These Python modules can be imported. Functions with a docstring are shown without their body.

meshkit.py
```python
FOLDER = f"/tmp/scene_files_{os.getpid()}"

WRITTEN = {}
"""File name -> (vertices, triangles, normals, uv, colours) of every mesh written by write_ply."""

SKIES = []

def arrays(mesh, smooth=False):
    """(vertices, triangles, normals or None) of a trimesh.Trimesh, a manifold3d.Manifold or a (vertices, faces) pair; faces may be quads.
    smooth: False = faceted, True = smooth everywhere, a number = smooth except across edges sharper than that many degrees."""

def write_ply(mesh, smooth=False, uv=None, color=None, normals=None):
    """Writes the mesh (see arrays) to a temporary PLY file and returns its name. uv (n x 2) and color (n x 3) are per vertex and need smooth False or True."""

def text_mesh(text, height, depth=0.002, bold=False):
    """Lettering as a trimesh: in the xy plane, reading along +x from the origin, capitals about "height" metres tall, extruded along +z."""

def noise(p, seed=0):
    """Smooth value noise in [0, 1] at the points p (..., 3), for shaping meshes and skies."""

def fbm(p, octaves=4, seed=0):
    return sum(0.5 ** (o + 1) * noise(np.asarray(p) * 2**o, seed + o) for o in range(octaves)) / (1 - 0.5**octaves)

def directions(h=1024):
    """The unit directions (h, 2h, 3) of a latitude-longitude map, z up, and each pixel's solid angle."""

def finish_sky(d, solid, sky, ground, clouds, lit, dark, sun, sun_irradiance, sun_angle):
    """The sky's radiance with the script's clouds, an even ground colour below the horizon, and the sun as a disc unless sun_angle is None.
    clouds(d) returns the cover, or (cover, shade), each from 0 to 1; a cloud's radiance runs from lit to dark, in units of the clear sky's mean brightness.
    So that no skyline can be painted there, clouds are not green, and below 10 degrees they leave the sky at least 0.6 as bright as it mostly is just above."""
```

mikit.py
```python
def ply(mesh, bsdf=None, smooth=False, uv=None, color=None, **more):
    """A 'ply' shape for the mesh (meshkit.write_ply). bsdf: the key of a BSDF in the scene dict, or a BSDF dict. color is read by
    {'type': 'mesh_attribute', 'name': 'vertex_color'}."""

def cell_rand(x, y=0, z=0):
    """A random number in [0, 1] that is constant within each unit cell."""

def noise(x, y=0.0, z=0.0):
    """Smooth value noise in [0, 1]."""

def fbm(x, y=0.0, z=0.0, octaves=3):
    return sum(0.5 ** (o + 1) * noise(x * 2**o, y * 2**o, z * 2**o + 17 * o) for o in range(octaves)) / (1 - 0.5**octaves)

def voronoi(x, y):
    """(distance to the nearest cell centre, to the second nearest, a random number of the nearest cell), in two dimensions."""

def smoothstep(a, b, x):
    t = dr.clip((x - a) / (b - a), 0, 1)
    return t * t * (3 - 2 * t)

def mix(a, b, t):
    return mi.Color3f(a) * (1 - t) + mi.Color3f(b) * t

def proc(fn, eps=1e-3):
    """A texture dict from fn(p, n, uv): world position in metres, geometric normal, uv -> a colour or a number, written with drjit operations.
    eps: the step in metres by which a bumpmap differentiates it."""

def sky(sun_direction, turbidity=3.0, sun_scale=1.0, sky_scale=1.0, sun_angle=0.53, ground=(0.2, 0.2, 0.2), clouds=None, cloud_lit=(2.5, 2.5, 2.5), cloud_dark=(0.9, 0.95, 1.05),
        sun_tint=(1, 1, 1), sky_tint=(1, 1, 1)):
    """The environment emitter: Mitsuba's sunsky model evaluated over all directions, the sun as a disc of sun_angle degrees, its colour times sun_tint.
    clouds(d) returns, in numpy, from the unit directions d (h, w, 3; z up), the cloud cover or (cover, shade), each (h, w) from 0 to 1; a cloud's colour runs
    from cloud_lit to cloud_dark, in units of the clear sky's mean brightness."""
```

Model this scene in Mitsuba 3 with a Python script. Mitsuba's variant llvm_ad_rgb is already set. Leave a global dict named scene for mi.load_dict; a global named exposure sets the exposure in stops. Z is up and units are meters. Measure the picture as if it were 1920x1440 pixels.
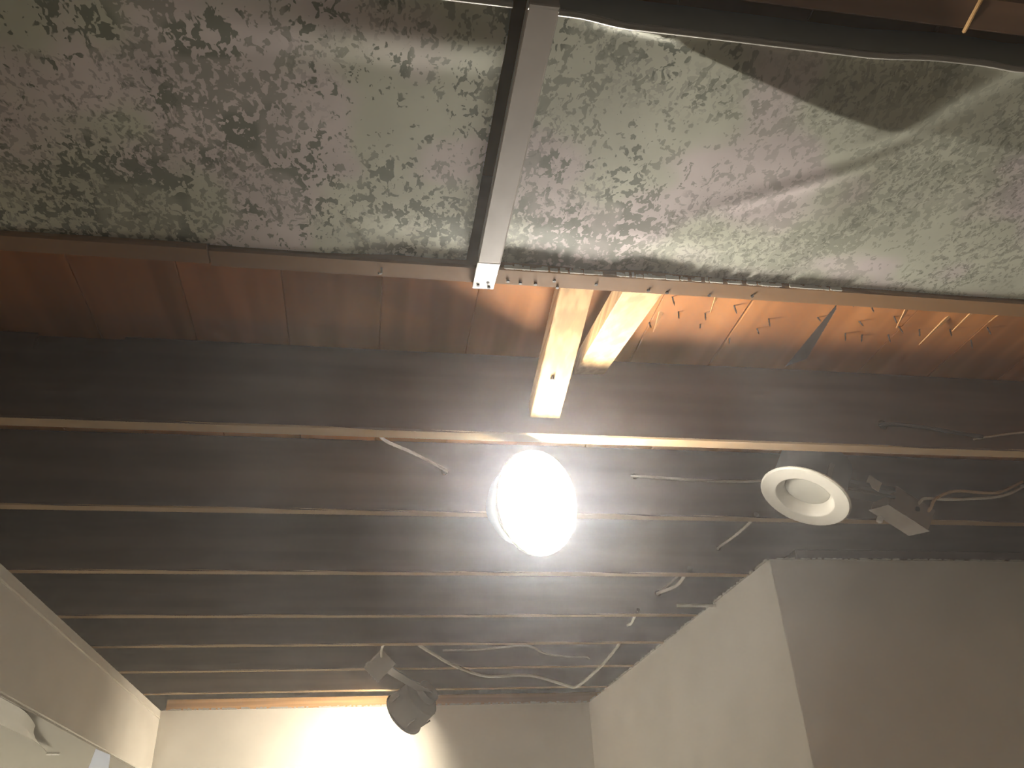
import math, random
import numpy as np, trimesh, mitsuba as mi, drjit as dr
import mikit, meshkit
from mikit import proc, noise, fbm, smoothstep, mix

T = mi.ScalarTransform4f
rng = random.Random(7)
nrg = np.random.default_rng(7)

# ------------------------------------------------------------------ camera, light levels, exposure
UNIT = 0.75                      # height of the joist undersides above the lens, in metres
EYE = np.array([0.0, 0.0, 1.6])  # lens height above the floor


def P(x, y, z):
    """room units (joists at z = 1) -> metres"""
    return np.array([x, y, z], float) * UNIT + EYE


right = np.array([0.986, -0.161, -0.047])
up = np.array([-0.043, -0.514, 0.857])
fwd = np.array([0.162, 0.843, 0.513])
scene = {"type": "scene"}
labels = {}
scene["camera"] = {"type": "perspective", "fov": math.degrees(2 * math.atan(960 / 1553.3)), "fov_axis": "x",
                   "to_world": T().look_at(origin=EYE.tolist(), target=(EYE + fwd).tolist(), up=up.tolist()),
                   "near_clip": 0.02, "far_clip": 60.0, "medium": {"type": "ref", "id": "glare_haze"}}
exposure = 1.0
MAIN_LIGHT = np.array([1.0, 0.93, 0.83]) * 205.0      # the lit downlight
SPOT_LIGHT = np.array([1.0, 0.86, 0.66]) * 140.0      # the far downlight, turned at the wall
ADDED_LAMP_LIGHT = np.array([1.0, 0.93, 0.78]) * 22.0      # added globe lamp, unseen below the frame, filling from low left
scene["glare_haze"] = {"type": "homogeneous", "albedo": {"type": "rgb", "value": [0.95, 0.95, 0.95]},
                      "sigma_t": 0.08, "phase": {"type": "hg", "g": 0.88}}  # added haze medium, gives the lens glare around the lit downlight


# ------------------------------------------------------------------ materials
def lin(*c):
    return {"type": "rgb", "value": list(c)}


def grain(dark, light, axis, fine=70.0, seed=0.0, stain=0.35, sole=None):
    def fn(p, n, uv):
        a, b = (p.x, p.y) if axis == "x" else (p.y, p.x)
        c = p.z
        w = fbm(a * 1.3 + seed, b * 6, c * 6, 2)
        g = fbm(a * 2.2 + seed + w * 0.6, (b + 0.01 * w) * fine, (c + 0.02 * w) * fine, 3)
        l = fbm(a * 1.1 + 9 + seed, b * 3.5, c * 3.5 + 5, 3)
        t = smoothstep(0.28, 0.72, g)
        col = mix(dark, light, t)
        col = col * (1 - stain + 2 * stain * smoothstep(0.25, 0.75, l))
        if sole is not None:      # undersides set paler than the sides, varied by noise
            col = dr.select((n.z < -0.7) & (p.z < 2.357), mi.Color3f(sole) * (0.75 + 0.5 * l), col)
        return col
    return fn


def spangle(p, n, uv):
    """galvanised sheet: pale zinc with clusters of dark dull spangles"""
    x, y = p.x, p.y
    wx = x + 0.006 * (noise(x * 90, y * 90, 3.1) - 0.5)
    wy = y + 0.006 * (noise(x * 90, y * 90, 7.7) - 0.5)
    a = noise(wx * 135, wy * 95, 1.0)
    b = noise(wx * 300, wy * 210, 2.0)
    c = noise(wx * 620, wy * 430, 5.0)
    big = fbm(x * 6.5, y * 6.0, 4.0, 3)
    s = a * 0.46 + b * 0.36 + c * 0.18 + (big - 0.5) * 0.62
    k = smoothstep(0.525, 0.60, s) * (1 - 0.62 * smoothstep(0.28, 0.46, x)) * (0.65 + 0.35 * smoothstep(0.4, 0.6, noise(x * 24, y * 24, 8.0)))
    tone = fbm(x * 7 + 3, y * 7, 9.0, 3)
    base = mix((0.415, 0.425, 0.35), (0.475, 0.425, 0.42), smoothstep(0.40, 0.60, tone))
    base = base * (0.86 + 0.28 * fbm(x * 16, y * 16, 6.0, 2))
    k2 = smoothstep(0.56, 0.66, noise(wx * 210 + 5, wy * 150, 11.0) * 0.6 + noise(wx * 480, wy * 360, 12.0) * 0.4) * smoothstep(0.35, 0.6, noise(x * 12, y * 12, 13.0))
    base = base * (1 - 0.34 * k2)
    return mix(base, mi.Color3f(0.085, 0.10, 0.07), k * 0.88)


def plaster(p, n, uv):
    t = fbm(p.x * 3, p.y * 3, p.z * 3, 3)
    return mix((0.72, 0.70, 0.64), (0.80, 0.78, 0.72), smoothstep(0.3, 0.7, t))


def rough(color, r=0.7, spec=0.3, metallic=0.0):
    b = {"type": "principled", "base_color": proc(color) if callable(color) else lin(*color), "roughness": r, "specular": spec}
    if metallic:
        b["metallic"] = metallic
    return b


def two(b):
    return {"type": "twosided", "bsdf": b}


def bump_wood(axis):
    def fn(p, n, uv):
        a, b = (p.x, p.y) if axis == "x" else (p.y, p.x)
        return fbm(a * 5, b * 130, p.z * 130, 2)
    return fn


def bumped(b, fn, scale, eps=1e-3):
    return {"type": "bumpmap", "arbitrary": proc(fn, eps), "scale": scale, "bsdf": b}


MATS = {
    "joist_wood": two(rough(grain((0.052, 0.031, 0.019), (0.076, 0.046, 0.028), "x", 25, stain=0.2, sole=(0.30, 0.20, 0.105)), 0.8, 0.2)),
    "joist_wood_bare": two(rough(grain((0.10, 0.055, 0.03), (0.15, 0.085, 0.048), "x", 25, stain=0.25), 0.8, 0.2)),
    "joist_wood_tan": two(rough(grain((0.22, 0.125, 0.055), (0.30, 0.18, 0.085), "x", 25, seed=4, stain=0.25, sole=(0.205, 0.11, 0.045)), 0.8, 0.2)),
    "plank_wood": two(rough(grain((0.285, 0.108, 0.026), (0.365, 0.148, 0.040), "y", 24, 2, 0.25), 0.8, 0.2)),
    "plank_wood_dark": two(rough(grain((0.275, 0.105, 0.025), (0.35, 0.143, 0.039), "y", 24, 11, 0.25), 0.8, 0.2)),
    "strut_wood": two(rough(grain((0.26, 0.15, 0.055), (0.38, 0.24, 0.10), "y", 90, 5, 0.15), 0.75, 0.25)),
    "plate_wood": two(rough(grain((0.36, 0.20, 0.085), (0.48, 0.29, 0.13), "x", seed=8), 0.8, 0.2)),
    "galvanised": two(rough(spangle, 0.65, 0.2)),
    "bright_zinc": two(rough((0.27, 0.26, 0.235), 0.38, 0.6, 0.25)),
    "seam_zinc": two(rough(lambda p, n, uv: mix((0.20, 0.17, 0.15), (0.36, 0.32, 0.28), fbm(p.x * 20, p.y * 9, 3.0, 3)), 0.5, 0.5)),
    "flange_zinc": two(rough((0.16, 0.165, 0.13), 0.6, 0.3)),
    "drywall": two(rough(plaster, 0.9, 0.1)),
    "back_paint": two(rough((0.52, 0.50, 0.45), 0.9, 0.1)),
    "grey_plaster": two(rough((0.56, 0.55, 0.50), 0.9, 0.1)),
    "bead_white": two(rough((0.84, 0.82, 0.75), 0.6, 0.3)),
    "chalk": two(rough((0.46, 0.445, 0.40), 0.95, 0.1)),
    "floor_board": two(rough(grain((0.10, 0.07, 0.045), (0.16, 0.11, 0.07), "y", 30, 3), 0.6, 0.3)),
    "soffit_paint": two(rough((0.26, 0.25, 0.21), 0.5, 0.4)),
    "white_enamel": two(rough((0.54, 0.52, 0.45), 0.45, 0.4)),
    "lens_plastic": two(rough((0.44, 0.43, 0.37), 0.5, 0.4)),
    "dark_metal": two(rough((0.055, 0.058, 0.06), 0.5, 0.4, 0.3)),
    "grey_metal": two(rough((0.075, 0.07, 0.065), 0.5, 0.4, 0.3)),
    "box_metal": two(rough((0.42, 0.39, 0.36), 0.55, 0.4, 0.2)),
    "box_side": two(rough((0.17, 0.13, 0.10), 0.6, 0.3, 0.2)),
    "sheath_white": two(rough((0.62, 0.59, 0.52), 0.55, 0.3)),
    "sheath_grey": two(rough((0.40, 0.36, 0.31), 0.6, 0.3)),
    "sheath_tan": two(rough((0.46, 0.30, 0.15), 0.6, 0.3)),
    "black_rubber": two(rough((0.03, 0.027, 0.025), 0.6, 0.3)),
    "nail_steel": two(rough((0.045, 0.035, 0.028), 0.6, 0.3, 0.2)),
    "splinter_wood": two(rough((0.55, 0.33, 0.14), 0.8, 0.2)),
    "pale_sheet": two(rough((0.36, 0.345, 0.30), 0.4, 0.5)),
    "pale_blue": two(rough((0.45, 0.52, 0.68), 0.5, 0.3)),
    "plastic_white": two(rough((0.86, 0.86, 0.82), 0.4, 0.4)),
}
for k, b in MATS.items():
    scene["mat_" + k] = b


# ------------------------------------------------------------------ helpers
def put(key, mesh, mat, smooth=False, label=None, cat=None, group=None, kind=None, **more):
    base, i = key, 0
    while key in scene:
        i += 1
        key = "%s_%03d" % (base, i)
    scene[key] = mikit.ply(mesh, "mat_" + mat, smooth=smooth, **more)
    tag(key, label, cat, group, kind)
    return key


def tag(key, label=None, cat=None, group=None, kind=None):
    d = {k: v for k, v in (("label", label), ("category", cat), ("group", group), ("kind", kind)) if v}
    if d:
        labels[key] = d


taken = set()


def thing(name, label, cat, group=None):
    key, i = name, 0
    while key in taken:
        i += 1
        key = "%s_%03d" % (name, i)
    taken.add(key)
    tag(key, label, cat, group)
    return key


def box(lo, hi, chamfer=0.0):
    """axis box between two corners in room units, chamfer in metres"""
    a, b = np.minimum(P(*lo), P(*hi)), np.maximum(P(*lo), P(*hi))
    return mbox(a, b, chamfer)


def mbox(a, b, c=0.0):
    a, b = np.asarray(a, float), np.asarray(b, float)
    if c <= 0:
        return trimesh.creation.box(bounds=[a, b])
    pts = []
    for s in np.ndindex(2, 2, 2):
        corner = np.where(np.array(s) == 1, b, a)
        d = np.where(np.array(s) == 1, -c, c)
        for k in range(3):
            q = corner + d
            q[k] = corner[k]
            pts.append(q)
    return trimesh.Trimesh(*_hull(pts), process=False)


def _hull(pts):
    h = trimesh.convex.convex_hull(np.array(pts))
    return h.vertices, h.faces


def beam(x0, x1, y0, y1, z0, z1, seed=0, wob=0.0012, n=46):
    """a sawn board along x (room units) with eased edges and slightly wandering faces"""
    c = 0.003 / UNIT
    prof = np.array([(y0 + c, z0), (y1 - c, z0), (y1, z0 + c), (y1, z1 - c), (y1 - c, z1), (y0 + c, z1), (y0, z1 - c), (y0, z0 + c)])
    xs = np.linspace(x0, x1, n)
    v = []
    for i, x in enumerate(xs):
        for j, (y, z) in enumerate(prof):
            q = np.array([[x * 1.7, 0.0, seed * 3.3], [x * 9, 0.4 * j, seed * 1.7 + 20]])
            w = (meshkit.noise(q, seed) - 0.5) * 2 * wob / UNIT
            v.append(P(x, y + w[0] + 0.3 * w[1], z + (0.5 * w[0] + 0.5 * w[1] if z < (z0 + z1) / 2 else 0)))
    v = np.array(v)
    m, f = 8, []
    for i in range(n - 1):
        for j in range(m):
            a, b = i * m + j, i * m + (j + 1) % m
            f += [(a, a + m, b + m), (a, b + m, b)]
    for s, o in ((0, 1), ((n - 1) * m, -1)):
        for j in range(1, m - 1):
            f.append((s, s + j, s + j + 1)[::o] if o == 1 else (s, s + j + 1, s + j))
    t = trimesh.Trimesh(v, f, process=False)
    if t.volume < 0:
        t.invert()
    return t


def cut(mesh, *tools):
    import manifold3d as m3
    def man(t):
        return m3.Manifold(m3.Mesh(np.asarray(t.vertices, np.float32), np.asarray(t.faces, np.uint32)))
    r = man(mesh)
    if r.is_empty():
        return mesh
    for t in tools:
        r = r - man(t)
    o = r.to_mesh()
    return trimesh.Trimesh(np.asarray(o.vert_properties)[:, :3], np.asarray(o.tri_verts), process=False)


def rod(a, b, r, sides=16, r2=None):
    """a round bar between two points in metres"""
    return tube([a, b], [r, r if r2 is None else r2], sides)


def spline(pts, n=8):
    pts = np.asarray(pts, float)
    if len(pts) < 3:
        return pts
    q = np.vstack([2 * pts[0] - pts[1], pts, 2 * pts[-1] - pts[-2]])
    out = []
    for i in range(1, len(q) - 2):
        p0, p1, p2, p3 = q[i - 1:i + 3]
        for t in np.linspace(0, 1, n, endpoint=False):
            out.append(0.5 * (2 * p1 + (p2 - p0) * t + (2 * p0 - 5 * p1 + 4 * p2 - p3) * t * t + (3 * p1 - p0 - 3 * p2 + p3) * t ** 3))
    out.append(pts[-1])
    return np.array(out)


def tube(path, r, sides=10):
    path = np.asarray(path, float)
    r = np.broadcast_to(np.asarray(r, float), (len(path),))
    tan = np.gradient(path, axis=0) if len(path) > 2 else np.repeat((path[1] - path[0])[None], 2, 0)
    tan /= np.linalg.norm(tan, axis=1, keepdims=True)
    nn = np.cross(tan[0], [0.3, 0.2, 0.93] if abs(tan[0][2]) < 0.9 else [1, 0, 0])
    v = []
    for p, t, rr in zip(path, tan, r):
        nn = nn - t * np.dot(nn, t)
        nn /= np.linalg.norm(nn)
        bb = np.cross(t, nn)
        for k in range(sides):
            a = 2 * math.pi * k / sides
            v.append(p + rr * (math.cos(a) * nn + math.sin(a) * bb))
    n = len(path)
    f = []
    for i in range(n - 1):
        for k in range(sides):
            a, b = i * sides + k, i * sides + (k + 1) % sides
            f += [(a, b, b + sides), (a, b + sides, a + sides)]
    v += [path[0], path[-1]]
    for k in range(sides):
        f.append((n * sides, (k + 1) % sides, k))
        f.append((n * sides + 1, (n - 1) * sides + k, (n - 1) * sides + (k + 1) % sides))
    return trimesh.Trimesh(np.array(v), f, process=False)


def cable(pts, r=0.0035, n=8):
    return tube(spline([P(*p) for p in pts], n), r)


def lathe(profile, sides=64):
    """profile of (radius, z); closed solid of revolution if the profile starts and ends on the axis or is a loop"""
    pr = np.array(profile, float)
    a = np.arange(sides) * 2 * math.pi / sides
    v = np.stack([pr[None, :, 0] * np.cos(a)[:, None], pr[None, :, 0] * np.sin(a)[:, None], np.broadcast_to(pr[None, :, 1], (sides, len(pr)))], -1).reshape(-1, 3)
    m, f = len(pr), []
    for i in range(sides):
        for j in range(m - 1):
            q, s = i * m + j, ((i + 1) % sides) * m + j
            f += [(q, s, s + 1), (q, s + 1, q + 1)]
    t = trimesh.Trimesh(v, f, process=True)
    t.update_faces(t.nondegenerate_faces())
    if t.volume < 0:
        t.invert()
    return t


def frame(center, axis, hint=(0, 0, 1)):
    """4x4 that carries local +z onto axis; center in metres"""
    z = np.asarray(axis, float) / np.linalg.norm(axis)
    x = np.cross(hint, z)
    x /= np.linalg.norm(x)
    y = np.cross(z, x)
    m = np.eye(4)
    m[:3, 0], m[:3, 1], m[:3, 2], m[:3, 3] = x, y, z, center
    return m


def moved(mesh, m):
    t = mesh.copy()
    t.apply_transform(m)
    return t


join = trimesh.util.concatenate

# ------------------------------------------------------------------ the room shell
XL, XR, YB, YF = -2.65, 2.9, -2.0, 5.714
SF = 1.246                                          # underside of the subfloor
put("floor", box((XL - 0.1, YB - 0.1, -2.2), (XR + 0.1, YF + 0.2, -2.133)), "floor_board", kind="structure", label="dark boarded floor of the room below the frame")
put("wall_far", box((XL, YF, -2.133), (XR, YF + 0.16, 1.0)), "drywall", kind="structure", label="pale plastered far wall lit by a warm spot")
put("wall_left", box((XL - 0.16, YB, -2.133), (XL, YF + 0.16, 1.0)), "back_paint", kind="structure")
put("wall_back", box((XL, YB - 0.16, -2.133), (XR, YB, 1.0)), "back_paint", kind="structure")
put("wall_right", box((1.503, 2.84, -2.133), (XR + 0.16, YF, 1.0), 0.002), "drywall", kind="structure", label="grey plastered wall block with an outer corner at right")
put("wall_side", box((XR, YB, -2.133), (XR + 0.16, 2.84, 1.0)), "back_paint", kind="structure")
# ragged plaster along the tops of the walls
def ragged(x0, x1, y, n, seed, axis="x", hgt=0.012):
    r = np.random.default_rng(seed)
    parts = []
    xs = np.linspace(x0, x1, n + 1)
    for a, b in zip(xs[:-1], xs[1:]):
        if r.random() < 0.72:
            h = hgt * r.uniform(0.25, 1.0)
            if axis == "x":
                parts.append(box((a, y - 0.004, 0.998), (b, y + 0.006, 1.0 + h)))
            else:
                parts.append(box((y - 0.004, a, 0.998), (y + 0.006, b, 1.0 + h)))
    return join(parts)
put("wall_far__plaster_edge", ragged(-1.21, 1.49, YF, 210, 3, hgt=0.012), "chalk", kind="stuff")
put("wall_right__plaster_edge", join([ragged(2.85, 5.7, 1.503, 170, 4, "y", 0.008), ragged(1.51, 2.85, 2.84, 110, 5, "x", 0.006)]), "chalk", kind="stuff")
# timber plates on top of the walls
put("trim_1", box((-1.2, YF + 0.004, 1.001), (1.6, YF + 0.15, 1.066), 0.002), "plate_wood", kind="structure", label="tan timber plate along the top of the far wall")
put("trim_2", box((1.62, 2.845, 1.001), (XR, 2.96, 1.041), 0.002), "joist_wood", kind="structure", label="dark timber plate on top of the right wall")
# bulkhead along the left side
put("bulkhead__core", box((XL + 0.005, YB + 0.005, 0.634), (-1.238, YF - 0.004, 0.992)), "drywall", kind=None)
put("bulkhead__front_board", box((-1.238, YB + 0.005, 0.634), (-1.222, 5.69, 0.949), 0.0025), "drywall")
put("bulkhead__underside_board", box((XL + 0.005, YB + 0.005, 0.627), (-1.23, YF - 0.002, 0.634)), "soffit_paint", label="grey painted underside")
put("bulkhead__top_strip", box((-1.238, YB + 0.005, 0.9495), (-1.2245, 5.706, 0.9985), 0.001), "drywall", label="flat strip along the top")
put("bulkhead__edge_bead", rod(P(-1.2225, YB + 0.01, 0.9505), P(-1.2225, 5.688, 0.9505), 0.0042, 14), "bead_white", smooth=40, label="pale edge bead")
put("bulkhead__end_strip", box((-1.238, 5.6905, 0.634), (-1.2245, 5.708, 0.949), 0.001), "grey_plaster")
labels["bulkhead"] = {"label": "long white plastered bulkhead along the left, running to the far wall", "category": "bulkhead"}

# subfloor planks over the joists: each plank a part
put("ceiling", box((XL - 0.1, YB - 0.1, SF + 0.034), (XR + 0.2, YF + 0.2, SF + 0.06)), "plank_wood_dark", kind="structure", label="board subfloor seen between the open joists")
edges = [-0.465 + 0.2347 * k for k in range(-9, 17)]
for i, (a, b) in enumerate(zip(edges[:-1], edges[1:])):
    g = 0.0006 if i != 15 else 0.005
    put("ceiling__plank", box((a + g, YB - 0.05, SF + rng.uniform(0, 0.003)), (b - 0.0006, YF + 0.15, SF + 0.033), 0.0012), ("plank_wood", "plank_wood_dark")[i % 2])
# nails through the boards, splinters, and a dark wedge for the shaded joint gap
def nail(x, y, length=0.03, lean=0.25, seed=0):
    r = np.random.default_rng(seed)
    t = P(x, y, SF + 0.006)
    d = np.array([r.uniform(-lean, lean), r.uniform(-lean, lean), -1.0])
    d /= np.linalg.norm(d)
    return tube([t, t + d * length * 0.78, t + d * length], [0.0016, 0.0016, 0.0002], 8)
NAILS = [(.707, 1.71), (.768, 1.649), (.842, 1.651), (.848, 1.701), (.824, 1.548), (.904, 1.609), (1.01, 1.706), (1.022, 1.657), (.953, 1.755), (1.152, 1.64), (1.277, 1.648), (1.271, 1.706), (1.322, 1.707), (1.363, 1.616), (1.402, 1.66), (1.396, 1.7), (1.274, 1.578), (1.196, 1.56), (1.655, 1.703), (1.472, 1.668), (1.56, 1.66), (1.66, 1.64), (.66, 1.72), (.73, 1.59)]
for i, (x, y) in enumerate(NAILS):
    put("ceiling__nail", nail(x, y, rng.uniform(0.016, 0.026), 0.35, i), "nail_steel", smooth=30)
for i, (x, y, dx, dy, L) in enumerate([(1.472, 1.69, .05, -.09, .075), (1.525, 1.62, .05, -.10, .10), (1.60, 1.57, .07, -.07, .07), (1.36, 1.62, .02, -.05, .05), (.83, 1.60, .012, -.06, .05), (.71, 1.70, .015, -.05, .045)]):
    a = P(x, y, SF - 0.035)
    d = np.array([dx, dy, 0.035])
    b = P(x + dx, y + dy, SF + 0.004)
    s = np.cross(b - a, [0, 0, 1.0]); s = s / np.linalg.norm(s) * 0.005
    put("ceiling__splinter", trimesh.convex.convex_hull(np.array([a, a + [0, 0, .002], b + s, b - s, b + s + [0, 0, .004], b - s + [0, 0, .004]])), "splinter_wood")
wedge = [(1.1785, 1.585), (1.186, 1.60), (1.205, 1.77), (1.222, 1.84), (1.172, 1.888), (1.163, 1.87)]  # dark piece drawn in place of the shade inside the joint
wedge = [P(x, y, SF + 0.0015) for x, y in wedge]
put("ceiling__shade_wedge", trimesh.convex.convex_hull(np.array(wedge + [q + [0, 0, 0.004] for q in wedge])), "black_rubber", label="dark wedge painted in for the shaded gap at the open board joint")

# ------------------------------------------------------------------ joists
JZ = 1.0
JOISTS = [  # y near edge, y far edge, x0, x1, label, material
    (0.575, 0.628, -2.8, 2.95, "dark floor joist at the near edge of the galvanised pan", "joist_wood_bare"),
    (1.222, 1.273, -0.309, 2.95, "floor joist along the far edge of the galvanised pan", "joist_wood_tan"),
    (1.893, 1.942, -2.8, 2.95, "deep dark floor joist above the lit downlight, with a drilled hole", "joist_wood"),
    (2.433, 2.475, -2.8, 2.95, "floor joist passing behind the lit downlight and the unlit white ring downlight", "joist_wood"),
    (3.020, 3.062, -2.8, 2.88, "first floor joist beyond the lit downlight, ending at the outer wall corner", "joist_wood"),
    (3.595, 3.637, -2.8, 2.88, "second floor joist beyond the lit downlight", "joist_wood"),
    (4.092, 4.136, -2.8, 2.88, "floor joist that the sagging white cable loop hangs from", "joist_wood"),
    (4.622, 4.665, -2.8, 2.88, "second floor joist from the far wall, behind the far junction box", "joist_wood"),
    (5.188, 5.231, -2.8, 2.88, "last floor joist before the far wall", "joist_wood"),
]
def drill(x, y, z, r=0.011):
    return rod(P(x, y - 0.06, z), P(x, y + 0.11, z), r, 20)
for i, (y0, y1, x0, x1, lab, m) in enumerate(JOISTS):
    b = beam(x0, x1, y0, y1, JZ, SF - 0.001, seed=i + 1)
    tools = []
    if i == 2:
        tools = [rod(P(1.439, 1.85, 1.069), P(1.439, 1.99, 1.069), 0.011, 24), 
                 box((-0.85, 1.88, 1.195), (-0.64, 1.91, 1.3))]
    if i == 3:
        tools = [drill(1.276, y0, 1.012, 0.007), drill(0.232, y0, 1.138, 0.008), drill(0.868, y0, 1.139, 0.008)]
    if i == 4:
        tools = [drill(1.39, y0, 1.106, 0.008), drill(1.253, y0, 1.02, 0.009)]
    if i == 5:
        tools = [drill(1.32, y0, 1.097, 0.012), drill(1.216, y0, 1.02, 0.007)]
    if tools:
        b = cut(b, *tools)
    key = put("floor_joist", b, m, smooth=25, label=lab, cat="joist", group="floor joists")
    taken.add(key)
b = beam(-2.8, -0.3105, 1.214, 1.262, JZ - 0.004, SF - 0.001, seed=31)
put("floor_joist", b, "joist_wood_tan", smooth=25, label="tan joist end butted to the pan's joist at the left edge", cat="joist", group="floor joists")
for y, w in ((0.02, "first"), (-0.53, "second")):
    put("floor_joist", beam(-2.8, 2.95, y, y + 0.05, JZ, SF - 0.001, seed=40), "joist_wood", smooth=25, label=w + " floor joist overhead on the near side of the galvanised pan", cat="joist", group="floor joists")

# bridging between two joists
def plankbar(a, b, w, t, over=0.0):
    """flat bar from a to b (metres), w wide across, t thick"""
    a, b = np.asarray(a), np.asarray(b)
    d = (b - a) / np.linalg.norm(b - a)
    s = np.cross(d, [0, 0, 1.0]); s /= np.linalg.norm(s)
    n = np.cross(s, d)
    pts = []
    c = 0.0015
    for e in (a, b):
        for u, v in ((1, 1), (-1, 1), (-1, -1), (1, -1)):
            pts.append(e + s * u * (w / 2) + n * v * (t / 2 - c))
            pts.append(e + s * u * (w / 2 - c) + n * v * t / 2)
    return trimesh.Trimesh(*_hull(pts), process=False)
k = thing("bridging_strut", "bright wooden bridging strut right above the lit downlight, with a nail hole", "bridging strut", "bridging struts")
put(k + "__bar", plankbar(P(.443, 1.283, 1.216), P(.445, 1.884, 1.066), 0.060, 0.036), "strut_wood")
h = P(.437, 1.735, 1.0905)
put(k + "__nail", rod(h + [0, 0, -0.014], h + [0.001, 0, 0.01], 0.004, 12), "nail_steel", smooth=30)
k = thing("bridging_strut", "slanting wooden bridging strut right of the one above the lit downlight", "bridging strut", "bridging struts")
put(k + "__bar", plankbar(P(.537, 1.285, 1.048), P(.582, 1.884, 1.214), 0.064, 0.034), "strut_wood")

# ------------------------------------------------------------------ galvanised pan between two joists
Y0, Y1 = 0.672, 1.2165
def sheet(x0, x1, nx, ny, zfun, th=0.0012):
    xs, ys = np.linspace(x0, x1, nx), np.linspace(Y0, Y1, ny)
    X, Y = np.meshgrid(xs, ys, indexing="ij")
    Z = zfun(X, Y)
    v = np.stack([X, Y, Z], -1).reshape(-1, 3) * UNIT + EYE
    idx = np.arange(nx * ny).reshape(nx, ny)
    q = np.stack([idx[:-1, :-1], idx[1:, :-1], idx[1:, 1:], idx[:-1, 1:]], -1).reshape(-1, 4)
    f = np.vstack([q[:, [0, 2, 1]], q[:, [0, 3, 2]]])
    return trimesh.Trimesh(v, f, process=False)
def sst(a, b, x):
    t = np.clip((x - a) / (b - a), 0, 1)
    return t * t * (3 - 2 * t)
def wave(X, Y, s):
    q = np.stack([X * 2.6, Y * 3.0, np.full_like(X, s)], -1)
    return meshkit.fbm(q, 2, 5) - 0.5
def hem(X, s):
    q = np.stack([X * 5.0, X * 0, np.full_like(X, s)], -1)
    return meshkit.fbm(q, 3, 9)
def z_left(X, Y):
    z = 1.004 + 0.010 * wave(X, Y, 1.0)
    z += 0.016 * sst(1.09, 1.20, Y) * sst(-0.12, 0.06, X) * np.clip(0.1 + hem(X, 2.0), 0, 1)
    z -= 0.006 * sst(0.80, 0.74, Y) * sst(-0.5, 0.1, X) - 0.012 * sst(0.74, Y0, Y) * sst(-0.3, 0.15, X)
    return z
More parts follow.
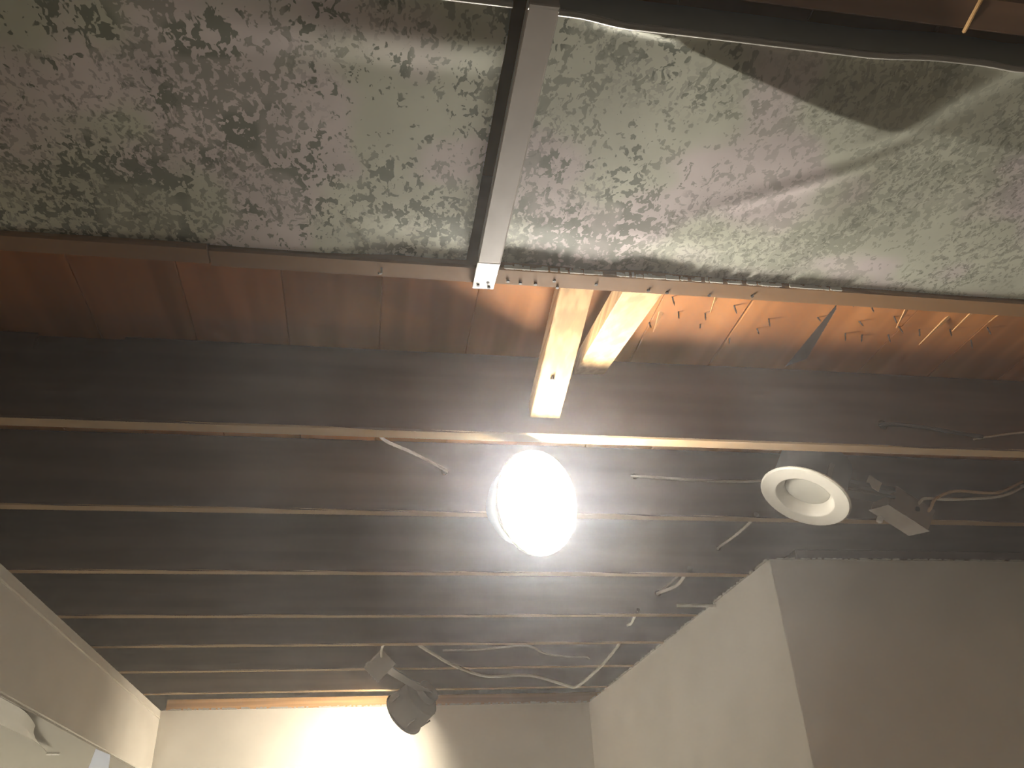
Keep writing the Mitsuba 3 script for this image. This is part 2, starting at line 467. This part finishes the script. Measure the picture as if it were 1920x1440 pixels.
def z_right(X, Y):
    z = 1.004 + 0.006 * wave(X, Y, 8.0)
    # crest of the buckle, from the seam's near end out to the right
    yc = 0.672 + 0.13 * sst(0.26, 0.85, X) + 0.03 * sst(0.8, 1.1, X)
    amp = 0.024 * sst(0.22, 0.50, X) * (1 - 0.72 * sst(0.72, 0.86, X))
    far = np.clip((Y1 - Y) / (Y1 - yc), 0, 1)
    near = np.clip((Y - Y0) / np.maximum(yc - Y0, 1e-4), 0, 1)
    ridge = np.where(Y > yc, far ** 1.25, near)
    z -= amp * ridge
    z -= 0.013 * sst(Y0 + 0.022, Y0, Y) * sst(0.24, 0.32, X) * (1 - sst(0.66, 0.80, X))
    # crease to the right of it and a few shallow dents
    cx = 0.80 - 0.9 * (Y - 0.80)
    z -= 0.006 * np.exp(-((X - cx) / 0.035) ** 2) * sst(0.88, 0.78, Y)
    z += 0.016 * sst(1.09, 1.20, Y) * np.clip(0.1 + hem(X, 3.0), 0, 1) * (1 - 0.85 * sst(0.45, 0.75, X))
    z -= 0.004 * np.exp(-(((X - 0.62) * 0.55 + (Y - 0.985) * 0.83) / 0.02) ** 2) * np.exp(-((X - 0.70) / 0.14) ** 2)
    return z
kl = thing("duct_pan", "left galvanised sheet-metal pan with dense dark mottling, left of the seam strip", "metal pan")
put(kl + "__sheet", sheet(-1.205, 0.159, 220, 70, z_left), "galvanised", smooth=True)
kr = thing("duct_pan", "right galvanised sheet-metal pan with a buckle, right of the seam strip", "metal pan")
put(kr + "__sheet", sheet(0.218, 2.9, 320, 90, z_right), "galvanised", smooth=True)
def strip_along(xs, y, zfun, dy0, dy1, dz0, dz1, wobble=0.0, seed=0):
    """a folded edge that follows the sheet: quads between (y + dy0, z + dz0) and (y + dy1, z + dz1), 1.2 mm thick"""
    z = zfun(xs, np.full_like(xs, y))
    r = np.random.default_rng(seed)
    w = meshkit.noise(np.stack([xs * 40, xs * 0, xs * 0 + seed], -1), seed) * wobble
    a = np.stack([xs, np.full_like(xs, y + dy0), z + dz0], -1) * UNIT + EYE
    b = np.stack([xs, np.full_like(xs, y + dy1) - w, z + dz1], -1) * UNIT + EYE
    n = len(xs)
    v = np.vstack([a, b])
    f = []
    for i in range(n - 1):
        f += [(i, i + 1, n + i + 1), (i, n + i + 1, n + i)]
    return trimesh.Trimesh(v, f, process=False)
for key, x0, x1, zf in ((kl, -1.205, 0.159, z_left), (kr, 0.218, 2.9, z_right)):
    xs = np.linspace(x0, x1, 160)
    put(key + "__upturned_flange", strip_along(xs, Y0, zf, 0, -0.002, 0, 0.05), "flange_zinc", smooth=True)
    put(key + "__rolled_edge", tube(np.stack([xs, np.full_like(xs, Y0 + 0.002), zf(xs, np.full_like(xs, Y0)) - 0.0045], -1) * UNIT + EYE, 0.0038, 10), "bright_zinc", smooth=40)
# seam strip over the joint, bent at both ends, nailed to the joist
k = thing("seam_strip", "narrow grey metal seam strip between the two galvanised pans", "seam strip")
cx0, cx1 = 0.1765, 0.2185
m1 = box((cx0, 0.655, 0.9835), (cx1, 1.19, 1.003), 0.0012)
put(k + "__cap", m1, "seam_zinc")
put(k + "__side_fold", box((cx1, 0.665, 0.995), (cx1 + 0.0035, 1.21, 1.004), 0.0008), "bright_zinc")
tong = [(0.176, 1.19, .9835), (0.2185, 1.19, .9835), (0.2185, 1.278, .9925), (0.1775, 1.279, .9925)]
tv = np.array([P(*q) for q in tong] + [P(q[0], q[1], q[2] + 0.006) for q in tong])
put(k + "__nailing_tongue", trimesh.convex.convex_hull(tv), "seam_zinc")
for x, y in ((.187, 1.265), (.205, 1.255), (.195, 1.235), (.209, 1.271)):
    q = P(x, y, .991)
    put(k + "__tack", rod(q + [0, 0, -0.0015], q + [0, 0, 0.004], 0.0022, 10), "nail_steel")
put(k + "__end_bend", rod(P(cx0, .662, .99), P(cx1, .662, .99), 0.005, 12), "bright_zinc", smooth=40)
# tacks under the joist beside the pan
for i, (x, y) in enumerate([(0.30, 1.262), (0.335, 1.248), (0.345, 1.268), (0.27, 1.262), (0.42, 1.25), (0.53, 1.258), (0.57, 1.262), (0.245, 1.258), (0.66, 1.262), (0.75, 1.255)]):
    q = P(x, y, 1.0)
    put("floor_joist_001__tack", rod(q + [0, 0, -0.002], q + [0, 0, 0.004], 0.0024, 10), "nail_steel")
put("floor_joist_001__bent_nail", tube(spline([P(.001, 1.244, 1.004), P(.001, 1.244, .988), P(-.004, 1.236, .981)], 4), 0.0016, 8), "bright_zinc", smooth=40, label="bright bent nail")
# chips of white paint on the joist's lower edge by the pan
chips = []
r = np.random.default_rng(12)
for i in range(120):
    x = r.uniform(0.23, 0.92)
    L = r.uniform(0.003, 0.016)
    chips.append(box((x, 1.2185 - r.uniform(0, .001), 0.9985), (x + L, 1.2185 + r.uniform(0.0005, 0.003), 1.0 + r.uniform(0.003, 0.010))))
put("floor_joist_001__paint_chips", join(chips), "chalk", kind="stuff")
# thin stick lying across the nearest dark joist
put("wood_splint", tube(spline([P(.787, .565, .996), P(.791, .60, .994), P(.797, .628, .996)], 6), 0.0022, 8), "splinter_wood", smooth=40, label="thin pale splint across the dark joist at the top right", cat="splint")

# ------------------------------------------------------------------ downlights
RING = 0.095
def ring_mesh(R=RING, flange=0.072, inner=0.050, depth=0.034):
    return lathe([(R, -0.003), (R, 0.0), (R - 0.003, 0.0025), (flange + 0.004, 0.0035), (flange, 0.0015), (inner, -depth), (inner, -depth - 0.004), (flange - 0.002, -0.004), (R, -0.003)], 96)
def can_mesh(r0=0.068, r1=0.062, L=0.10):
    return lathe([(0, -0.006), (r0, -0.006), (r0, -0.03), (r1, -0.034), (r1, -L * 0.7), (r1 * 0.86, -L * 0.75), (r1 * 0.86, -L), (0, -L)], 64)

# (1) the lit one: faces the lens, bulging frosted bulb inside the trim ring
C1 = P(.430, 1.972, .842)
A1 = np.array([0.50, -0.84, -0.21])
M1 = frame(C1, A1)
k1 = thing("downlight", "lit downlight glowing white below the joists", "downlight", "hanging downlights")
put(k1 + "__trim_ring", moved(ring_mesh(0.104, 0.099, 0.082, 0.030), M1), "white_enamel", smooth=35)
put(k1 + "__housing", moved(can_mesh(0.078, 0.055, 0.075), frame(C1 - A1 / np.linalg.norm(A1) * 0.03, A1)), "dark_metal", smooth=35)
put(k1 + "__lens", moved(lathe([(0, -0.020), (0.05, -0.0215), (0.0815, -0.026), (0.0815, -0.0335), (0, -0.0335)], 64), M1), "lens_plastic", smooth=35, label="glowing frosted lens", emitter={"type": "area", "radiance": lin(*MAIN_LIGHT)})

# (2) the unlit white ring, with its arm and junction box
v2 = np.array([.484, .802, .356])
im = -0.317 * right - 0.948 * up
im = im - v2 * np.dot(im, v2); im /= np.linalg.norm(im)
A2 = -0.595 * v2 + 0.804 * im
C2 = P(1.2735, 2.112, .936)
M2 = frame(C2, A2)
k2 = thing("downlight", "unlit downlight with a broad white trim ring at right", "downlight", "hanging downlights")
put(k2 + "__trim_ring", moved(ring_mesh(RING + 0.003, 0.062, 0.05, 0.02), M2), "white_enamel", smooth=35)
put(k2 + "__lens", moved(lathe([(0, -0.019), (0.046, -0.020), (0.0502, -0.023), (0.0502, -0.028), (0, -0.028)], 64), M2), "lens_plastic", smooth=35, label="frosted lens, unlit")
put(k2 + "__housing", moved(lathe([(0, -0.03), (0.056, -0.03), (0.075, -0.006), (0.08, -0.03), (0.08, -0.10), (0.07, -0.105), (0, -0.105)], 64), M2), "dark_metal", smooth=35)
for s in (-1, 1):
    put(k2 + "__spring_clip", moved(mbox((s * 0.086 - 0.004, -0.006, -0.05), (s * 0.086 + 0.004, 0.006, -0.003), 0.001), M2), "grey_metal")
# the arm: a bent dark plate from the housing to the box
BX = 0.843 * right - 0.537 * up
BY = -(0.29 * right + 0.24 * up - 0.92 * fwd)
BY = BY - BX * np.dot(BX, BY); BX /= np.linalg.norm(BX); BY /= np.linalg.norm(BY)
BZ = np.cross(BX, BY)
if BZ[2] < 0:
    raise RuntimeError("box axes")
MB = np.eye(4); MB[:3, 0], MB[:3, 1], MB[:3, 2] = BX, BY, BZ
MB[:3, 3] = P(1.668, 2.258, .928) + BZ * 0.026
arm_a, arm_b = C2 - A2 * 0.075 + BX * 0.06, MB[:3, 3] + BZ * 0.014 - BX * 0.05
put(k2 + "__mounting_arm", plankbar(arm_a, arm_b, 0.066, 0.012), "dark_metal")
q = 0.45 * arm_a + 0.55 * arm_b
put(k2 + "__rating_label", moved(mbox((-0.022, -0.003, -0.014), (0.012, -0.001, 0.010), 0.0), np.block([[MB[:3, :3], (q + BZ * 0.012 - BY * 0.036)[:, None]], [np.zeros((1, 3)), np.ones((1, 1))]])), "sheath_grey", label="pale grey rating label")
put(k2 + "__bracket_strip", plankbar(arm_a - BY * 0.036 - BZ * 0.012, arm_b - BY * 0.036 - BZ * 0.014, 0.006, 0.008), "grey_metal")
put(k2 + "__junction_box", moved(mbox((-0.056, -0.036, -0.026), (0.056, 0.036, 0.030), 0.002), MB), "box_side", label="steel junction box")
put(k2 + "__junction_box__cover", moved(mbox((-0.058, -0.038, -0.0285), (0.058, 0.038, -0.0262), 0.0006), MB), "box_metal", label="grey cover plate")
put(k2 + "__junction_box__knockout", moved(rod([0.012, -0.0385, 0.006], [0.012, -0.0358, 0.006], 0.006, 20), MB), "black_rubber")
put(k2 + "__junction_box__push_connector", moved(mbox((-0.034, 0.026, -0.044), (-0.021, 0.0375, -0.0287), 0.002), MB), "plastic_white", label="small white connector")

# (3) the far one, turned at the far wall
C3 = P(.24, 5.13, .853)
A3 = np.array([-0.67, 0.63, -0.49])
M3 = frame(C3, A3)
k3 = thing("downlight", "grey downlight can turned toward the far wall, lighting it", "downlight", "hanging downlights")
put(k3 + "__trim_ring", moved(ring_mesh(0.100, 0.089, 0.076, 0.042), M3), "grey_metal", smooth=35)
put(k3 + "__housing", moved(lathe([(0, -0.075), (0.078, -0.075), (0.0885, -0.004), (0.094, -0.006), (0.090, -0.05), (0.087, -0.115), (0.07, -0.13), (0.05, -0.135), (0.05, -0.165), (0, -0.165)], 64), M3), "grey_metal", smooth=35)
put(k3 + "__lens", moved(lathe([(0, -0.044), (0.075, -0.047), (0.075, -0.052), (0, -0.052)], 48), M3), "lens_plastic", smooth=35, label="lit lens", emitter={"type": "area", "radiance": lin(*SPOT_LIGHT)})
for a in (0.3, 1.5, 4.1, 5.2):
    d = np.array([math.cos(a), math.sin(a), 0])
    put(k3 + "__spring_clip", moved(rod(d * 0.088 + [0, 0, -0.02], d * 0.096 + [0, 0, -0.075], 0.004, 8), M3), "grey_metal")
JB = P(.0835, 4.46, .977)
back = C3 - np.asarray(A3) / np.linalg.norm(A3) * 0.15
put(k3 + "__mounting_arm", plankbar(back, JB + [0.02, 0.02, 0.0], 0.05, 0.008), "grey_metal")
R3 = frame(JB, [0.10, -0.93, -0.36], hint=(0.62, 0.1, 0.75))
put(k3 + "__junction_box", moved(mbox((-0.036, -0.046, -0.04), (0.036, 0.046, 0.0), 0.002), R3), "box_metal", label="pale square junction box")
put(k3 + "__junction_box__cover", moved(mbox((-0.038, -0.048, 0.0003), (0.038, 0.048, 0.0023), 0.0006), R3), "box_metal")
put(k3 + "__junction_box__lug", moved(mbox((-0.046, -0.034, -0.003), (-0.0362, -0.018, 0.002), 0.0006), R3), "box_metal")

# ------------------------------------------------------------------ cables
def cab(label, pts, r=0.0035, mat="sheath_white", n=8):
    return put("cable", cable(pts, r, n), mat, smooth=40, label=label, cat="cable", group="cables")
cab("thin cable drooping from the deep joist left of the lit downlight", [(.012, 1.9455, 1.03), (.028, 2.0, 1.025), (.117, 2.2, 1.087), (.232, 2.42, 1.138), (.24, 2.45, 1.138)], 0.0035, "sheath_grey")
cab("pale cable running from behind the lit downlight to the white ring downlight", [(.862, 2.45, 1.139), (.868, 2.43, 1.139), (1.055, 2.35, 1.092), (1.17, 2.28, 1.06), (1.24, 2.20, 1.03)], 0.0036, "sheath_grey")
cab("white cable end slanting under the joist left of the white ring downlight", [(1.276, 2.47, 1.010), (1.279, 2.5, 1.007), (1.32, 2.7, 1.041), (1.384, 3.0, 1.104), (1.39, 3.03, 1.106)], 0.0034)
cab("thicker curved white cable in the first bay beyond the outer wall corner", [(1.253, 3.05, 1.018), (1.256, 3.08, 1.017), (1.278, 3.25, 1.025), (1.314, 3.57, 1.091), (1.318, 3.6, 1.095)], 0.005)
cab("thinner cable beside the thicker one in the first bay beyond the outer wall corner", [(1.247, 3.05, 1.02), (1.238, 3.09, 1.02), (1.254, 3.25, 1.036), (1.325, 3.57, 1.103), (1.327, 3.6, 1.104)], 0.003, "sheath_grey")
cab("short straight white cable by the right wall top", [(1.333, 3.42, .99), (1.40, 3.41, .987), (1.505, 3.40, .983)], 0.0055)
cab("very short white cable piece in the third bay beyond the lit downlight", [(1.212, 3.61, 1.016), (1.216, 3.66, 1.009), (1.26, 3.86, 1.03), (1.315, 4.09, 1.082)], 0.0045)
cab("long white cable loop sagging below the far joists", [(1.272, 4.12, 1.001), (1.267, 4.15, .990), (1.227, 4.2, .944), (1.193, 4.3, .911), (1.129, 4.5, .869), (1.077, 4.55, .886), (.933, 4.55, .929), (.822, 4.5, .931), (.622, 4.4, .908), (.447, 4.3, .941), (.344, 4.2, .971), (.262, 4.13, 1.001)], 0.0055, n=10)
cab("thin upper cable draped behind the long white loop", [(.411, 4.5, 1.063), (.612, 4.45, 1.055), (.802, 4.2, 1.012), (.939, 4.4, 1.02), (1.077, 4.5, 1.025), (1.20, 4.55, 1.033), (1.24, 4.62, 1.036)], 0.004, "sheath_grey")
cab("short lead rising from the far junction box", [(.091, 4.12, 1.001), (.089, 4.15, 1.008), (.085, 4.28, 1.016), (.088, 4.42, 1.016)], 0.0045)
cab("pale twin lead bending from the right junction box to the right edge", [(1.705, 2.235, .95), (1.718, 2.2, .966), (1.742, 2.2, .979), (1.849, 2.25, 1.000), (1.99, 2.3, 1.026), (2.163, 2.35, 1.063), (2.31, 2.4, 1.125), (2.33, 2.432, 1.14)], 0.0034)
cab("tan twisted lead above the right junction box", [(1.742, 2.225, .935), (1.749, 2.2, .947), (1.78, 2.2, .98), (1.897, 2.25, 1.03), (2.039, 2.3, 1.050), (2.163, 2.356, 1.080), (2.31, 2.4, 1.142)], 0.0036, "sheath_tan")
cab("black cable in the drilled hole of the deep joist", [(1.436, 1.93, 1.069), (1.445, 1.888, 1.068), (1.54, 1.882, 1.062), (1.66, 1.878, 1.043), (1.733, 1.875, 1.033)], 0.0042, "black_rubber")
cab("thin pale cable along the deep joist at the right edge", [(1.71, 1.885, 1.028), (1.76, 1.88, 1.036), (1.86, 1.885, 1.054), (2.0, 1.887, 1.07), (2.2, 1.89, 1.08)], 0.0022, "sheath_grey")

# ------------------------------------------------------------------ under the bulkhead
# a thin pale sheet on the underside with a curved, turned-down end
poly = [(-1.236, 2.2), (-1.392, 2.2), (-1.392, 4.2)]
xs = np.linspace(-1.236, -1.416, 24)
def endy(x):
    t = (-1.236 - x) / 0.18
    return 3.66 + 0.80 * t ** 1.0 - 0.10 * math.sin(math.pi * t)
ys = np.linspace(0, 1, 30)
def zcurl(t):
    return 0.6255 - 0.030 * max(0.0, (t - 0.86) / 0.14) ** 2
v = []
for x in xs:
    for t in ys:
        v.append(P(x, 2.2 + (endy(x) - 2.2) * t, zcurl(t)))
idx = np.arange(len(xs) * len(ys)).reshape(len(xs), len(ys))
qd = np.stack([idx[:-1, :-1], idx[1:, :-1], idx[1:, 1:], idx[:-1, 1:]], -1).reshape(-1, 4)
put("loose_sheet", trimesh.Trimesh(np.array(v), np.vstack([qd[:, [0, 2, 1]], qd[:, [0, 3, 2]]]), process=False), "pale_sheet", smooth=True,
    label="pale loose sheet with a curved turned-down end under the left bulkhead", cat="sheet")
put("metal_clip", moved(mbox((-0.009, -0.022, -0.004), (0.009, 0.022, 0.0), 0.0015), frame(P(-1.452, 4.62, .6235), (0.0, 0.0, 1.0), (1, 0.2, 0))), "plastic_white", label="small bright clip at the tip of the loose sheet", cat="clip")
tv = [P(-1.236, 4.52, .6268), P(-1.222, 4.74, .6268), P(-1.40, 5.45, .6268), P(-1.47, 5.30, .6268)]  # thin pale blue slab set on the underside
put("blue_strip", trimesh.convex.convex_hull(np.array(tv + [q - [0, 0, .0015] for q in tv])), "pale_blue", label="pale blue strip under the left bulkhead near the far wall", cat="tape")

# ------------------------------------------------------------------ added globe lamp, out of view under the bulkhead, as fill light
k = thing("added_floor_lamp", "added low floor lamp with a round frosted globe in the corner under the bulkhead", "lamp")
LX, LY, LZ = -1.9, 4.9, -1.15
foot = P(LX, LY, -2.133)
top = P(LX, LY, LZ)
put(k + "__base", moved(lathe([(0, 0), (0.15, 0), (0.15, 0.012), (0.03, 0.026), (0, 0.026)], 48), frame(foot, (0, 0, 1), (0, 1, 0))), "dark_metal", smooth=35)
put(k + "__pole", rod(foot + [0, 0, 0.024], top - [0, 0, 0.158], 0.011, 20), "dark_metal", smooth=40)
put(k + "__collar", moved(lathe([(0, -0.16), (0.05, -0.16), (0.062, -0.135), (0, -0.135)], 40), frame(top, (0, 0, 1), (0, 1, 0))), "dark_metal", smooth=35)
g = trimesh.creation.icosphere(4, 0.15)
g.apply_translation(top)
put(k + "__globe", g, "lens_plastic", smooth=True, label="glowing frosted globe", emitter={"type": "area", "radiance": lin(*ADDED_LAMP_LIGHT)})
